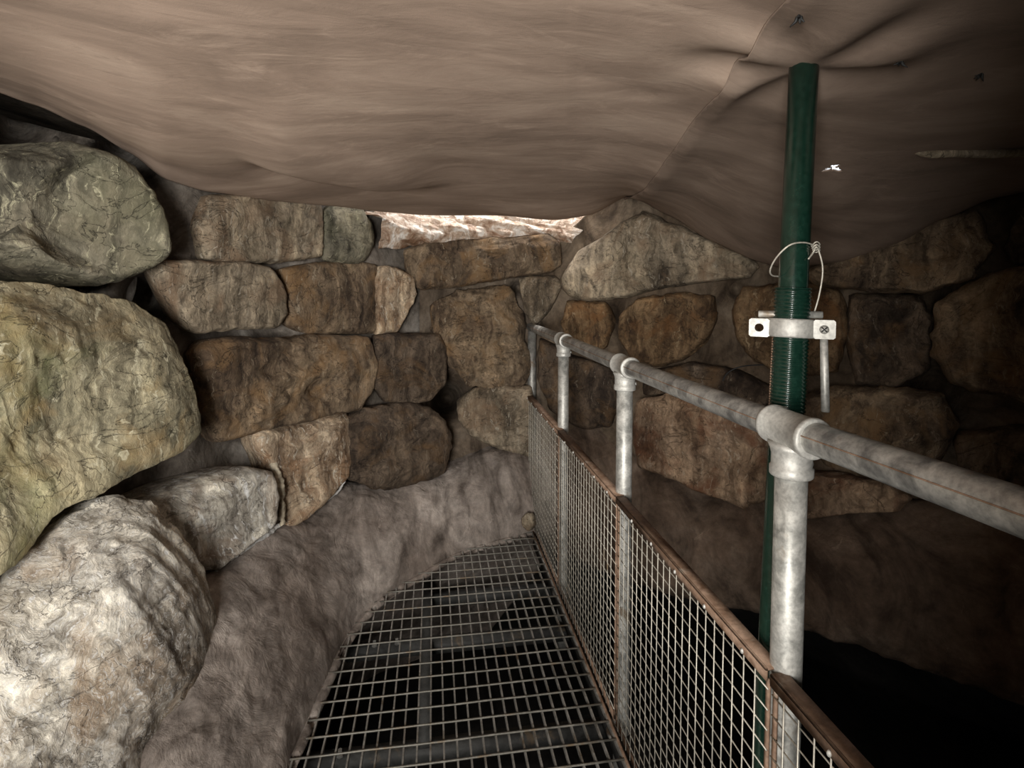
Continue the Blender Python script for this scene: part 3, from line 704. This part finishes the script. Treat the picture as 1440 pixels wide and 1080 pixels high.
# ------------------------------------------------------------------ green adjustable prop
pt = prop_top; pm = P(1088, 950, .968); axis = (pt-pm).normalized(); 
def on(z): return pm+axis*((z-pm.z)/axis.z)
pb = on(-.85)
prop = empty('adjustable_prop', pb); tag(prop, 'dark green steel adjustable prop standing behind the handrail and lifting the sheet', 'prop')
Z_th = P(1112, 408, .96).z; Z_te = P(1108, 590, .955).z; Z_col = P(1110, 461, .96).z
bm = bmesh.new(); tube(bm, [on(Z_te-.2), on(Z_col), on(pt.z+.02)], .0242, 40); obj('inner_tube', bm, green, prop)
bm = bmesh.new(); prof = []; h = 0; zb = Z_te-.02; L = Z_th-zb
while h < L:
    prof += [(h, .0282), (h+.0015, .0282), (h+.0030, .0302), (h+.0045, .0302)]; h += .0066
lathe(bm, on(zb), axis, [(0, .0242)]+prof+[(L, .0282), (L, .0243)], 40); obj('threaded_sleeve', bm, green, prop)
bm = bmesh.new(); tube(bm, [on(-.85), on(0), on(zb)], .0282, 40); obj('outer_tube', bm, green, prop)
bm = bmesh.new(); box(bm, pb+Vector((-.07, -.07, 0)), pb+Vector((.07, .07, .006)), .001); obj('base_plate', bm, green, prop)
# slot with toothed edge
tcp = (CP-on(Z_col)); tcp.z = 0; tcp.normalize(); tr = Vector((-tcp.y, tcp.x, 0))
side = tr if tr.dot(RT) > 0 else -tr      # picture-right direction at the prop
bm = bmesh.new(); zz = zb+.015
while zz < Z_col-.012:
    c = on(zz)-side*.0285+tcp*.009; box(bm, c-Vector((.0012, .0012, .0016)), c+Vector((.0012, .0012, .0016))); zz += .0045
obj('slot_edge', bm, rusty, prop)
# collar nut with two ears
c = on(Z_col); hh = .0165
bm = bmesh.new(); lathe(bm, c-axis*hh, axis, [(0, .0305), (0, .0375), (.003, .0392), (2*hh-.003, .0392), (2*hh, .0375), (2*hh, .0305)], 44)
col = obj('collar_nut', bm, castm, prop); col['o0'] = tuple(prop.location)
def ear(sg):
    # plate with a real hole, facing the viewer
    bm = bmesh.new(); w_ = .034; x0 = .033; N = 32; hr = .0075
    cc = c+side*sg*(x0+w_/2+.001)+tcp*.008
    outer = []
    for k in range(N):
        a = 2*math.pi*(k+.5)/N; ca, sa = math.cos(a), math.sin(a); s = min((w_/2)/max(1e-6, abs(ca)), hh/max(1e-6, abs(sa)))
        s = min(s, math.hypot(w_/2, hh)*.92); outer.append((ca*s, sa*s))
    lay = []
    for dpt in (.010, -.010):
        lay.append(([bm.verts.new(cc+side*x+Vector((0, 0, y))+tcp*dpt) for x, y in outer], [bm.verts.new(cc+side*math.cos(2*math.pi*(k+.5)/N)*hr+Vector((0, 0, math.sin(2*math.pi*(k+.5)/N)*hr))+tcp*dpt) for k in range(N)]))
    for (o_, i_), fl in zip(lay, (1, 0)):
        for k in range(N): bm.faces.new((o_[k], o_[(k+1) % N], i_[(k+1) % N], i_[k]))
    for k in range(N):
        bm.faces.new((lay[0][0][k], lay[1][0][k], lay[1][0][(k+1) % N], lay[0][0][(k+1) % N])); bm.faces.new((lay[0][1][k], lay[0][1][(k+1) % N], lay[1][1][(k+1) % N], lay[1][1][k]))
    bmesh.ops.recalc_face_normals(bm, faces=bm.faces)
    return bm, cc
for sg in (-1, 1):
    bm, cc = ear(sg); obj('ear', bm, castm, col, smooth=False)
    if sg == 1:
        bm = bmesh.new(); lathe(bm, cc-tcp*.008, tcp, [(0, .0074), (.017, .0074), (.019, .006)], 24); b_ = bm; obj('pivot_bolt', b_, galv_dirty, prop)
        bm = bmesh.new()
        for a in (.78, -.78):
            dv = (side*math.cos(a)+Vector((0, 0, math.sin(a))))*.006; tube(bm, [cc+tcp*.0115-dv, cc+tcp*.0115+dv], .0011, 6)
        obj('bolt_slot', bm, darkm, prop)
        hp = cc-Vector((0, 0, hh))
        bm = bmesh.new(); e = hp+Vector((0, 0, -.128))+side*.006
        tube(bm, [hp+Vector((0, 0, .004)), hp.lerp(e, .5), e+Vector((0, 0, .002)), e], .0066, 20, True, lambda i: [.0062, .0066, .0068, .0060][i])
        obj('handle', bm, galv, prop)
# locking pin above the collar
zp = Z_col+hh+.0075; c2 = on(zp)
bm = bmesh.new(); tube(bm, [c2-side*.054+tcp*.006, c2-side*.053+tcp*.006, c2+side*.048-tcp*.004, c2+side*.049-tcp*.004], .0065, 18, True, lambda i: [.0052, .0065, .0065, .0052][i]); obj('locking_pin', bm, galv, prop)
# tie wire
def spl(pts, n=60):
    out = []; m = len(pts)-1
    for i in range(n+1):
        x = i/n*m; k = min(int(x), m-1); t = x-k; a = pts[max(0, k-1)]; b = pts[k]; c_ = pts[k+1]; d = pts[min(m, k+2)]
        out.append(.5*((2*b)+(c_-a)*t+(2*a-5*b+4*c_-d)*t*t+(3*b-a-3*c_+d)*t**3))
    return out
bm = bmesh.new()
tube(bm, spl([P(1143, 446, .955), P(1152, 415, .95), P(1157, 380, .945), P(1152, 355, .94), P(1146, 346, .935), P(1130, 341, .915), P(1110, 345, .905), P(1092, 362, .92), P(1083, 380, .95), P(1088, 388, .975), P(1108, 386, 1.0), P(1130, 370, 1.0), P(1141, 358, .97), P(1150, 344, .945)]), .0014, 8)
for k in range(3): tube(bm, spl([P(1141+k, 346+k*3, .938), P(1148, 340+k*4, .93), P(1153, 344+k*4, .938), P(1147, 349+k*3, .945), P(1141+k, 346+k*3, .938)], 16), .0012, 6)
tube(bm, spl([P(1148, 346, .935), P(1143, 356, .94), P(1137, 364, .93)], 8), .0016, 6)
obj('tie_wire', bm, wiretie, prop)

# ------------------------------------------------------------------ small things
pts = [on_sheet(x, y, o_) for x, y, o_ in ((1258, 211, -.004), (1300, 207, .016), (1370, 205, .020), (1440, 204, .022))]
e = pts[-1]+(pts[-1]-pts[1])*1.2
line = [pts[0].lerp(pts[1], q/3) for q in range(3)]+[pts[1].lerp(e, q/10) for q in range(11)]
bm = bmesh.new(); tube(bm, [p+Vector((0, 0, .002*math.sin(q*2))) for q, p in enumerate(line)], .012, 14, True, lambda i: [.003, .006, .009, .011][min(i, 3)])
tag(obj('batten', bm, stone_mat('pale_wood', (.2, .16, .11), (.32, .27, .2), (.4, .34, .26), seed=3), origin=pts[1]), 'pale batten lying level under the dark sheet at the upper right', 'batten')
bm = bmesh.new(); tube(bm, spl([P(1016, 536, 2.42), P(1024, 524, 2.42), P(1045, 515, 2.4), P(1088, 513, 2.38), P(1150, 516, 2.3)], 40), .003, 8)
tag(obj('cable', bm, darkm, origin=P(1016, 536, 2.42)), 'thin black cable hanging on the stones left of the prop', 'cable')
for i, (x, y, lb) in enumerate(((1113, 12, 'added dark knot standing in for a hole in the sheet above the green prop'), (1252, 77, 'added dark knot standing in for a hole in the sheet right of the prop head'), (1365, 95, 'added dark knot standing in for a hole in the sheet nearest the upper right corner'))):
    c = on_sheet(x, y, .014)  # added dark knots drawn where the sheet has small dark holes
    bm = bmesh.new()
    for k in range(5):
        v = Vector((random.uniform(-1, 1), random.uniform(-1, 1), random.uniform(-.9, .1)))*.011
        tube(bm, [c+Vector((0, 0, .012)), c+v*.4, c+v], .0022, 6, True, lambda i: [.003, .0022, .0008][i])
    tag(obj('hole_knot', bm, darkm, origin=c), lb, 'tie', 'knots for holes in the roof sheet')

# torn hole in the sheet; added lamp and white scrap behind stand in for daylight
hc = on_sheet(1165, 231); vd = (hc-CP).normalized(); sc0 = hc+vd*.10
area('chink_daylight', hc+vd*.03+Vector((0, 0, .075)), sc0, .03, .03, .22, (.85, .93, 1))
bm = bmesh.new(); a_ = vd.cross(Vector((0, 0, 1))).normalized(); b_ = a_.cross(vd); N_ = 26
V = [[bm.verts.new(sc0+a_*(.11*(i/N_-.5))+b_*(.10*(j/N_-.45))+vd*.015*fbm(Vector((i*.2, j*.2, 3)), 4)) for j in range(N_+1)] for i in range(N_+1)]
for i in range(N_):
    for j in range(N_): bm.faces.new((V[i][j], V[i+1][j], V[i+1][j+1], V[i][j+1]))
tt = NT('white_daylight_scrap'); tt.b.inputs['Base Color'].default_value = (.85, .86, .88, 1); tt.b.inputs['Roughness'].default_value = .4
o = obj('daylight_scrap', bm, tt.m, origin=sc0); md = o.modifiers.new('t', 'SOLIDIFY'); md.thickness = .002
tag(o, 'added white scrap standing in for daylight behind the sheet hole, right of the green prop', 'daylight stand-in')

# pale lime crusts along the joints
lime = mortar_mat('white_lime', (.42, .42, .41), (.60, .60, .59), (.74, .74, .74))
cream = mortar_mat('cream_mortar', (.30, .26, .19), (.42, .37, .28), (.52, .47, .37))
def crust(pts, r, m, label):
    pp = spl([P(*p) for p in pts], 90); bm = bmesh.new()
    tube(bm, pp, r, 14, True, lambda i: r*(.55+.45*math.sin(math.pi*min(1, max(0, i/90))))*(1+.7*noise.noise(pp[i]*22)))
    bm.normal_update(); nn = [(v, v.normal.copy()) for v in bm.verts]
    for v, n_ in nn: v.co += n_*r*.5*fbm(v.co*45, 4)
    tag(obj('lime_crust', bm, m, origin=pp[0]), label, 'mortar')
crust([(303, 806, 1.80), (325, 784, 1.875), (352, 768, 1.97), (385, 744, 2.09), (394, 738, 2.12)], .010, lime, 'thin white lime crust along the foot of the pale grey block')
crust([(378, 640, 2.16), (388, 662, 2.14), (396, 700, 2.12), (398, 738, 2.11)], .016, cream, 'cream mortar joint running down between the pale grey and pinkish blocks')
crust([(428, 734, 2.30), (455, 706, 2.38), (478, 688, 2.46), (486, 662, 2.5)], .008, lime, 'white lime crust at the lower right edge of the pinkish block')
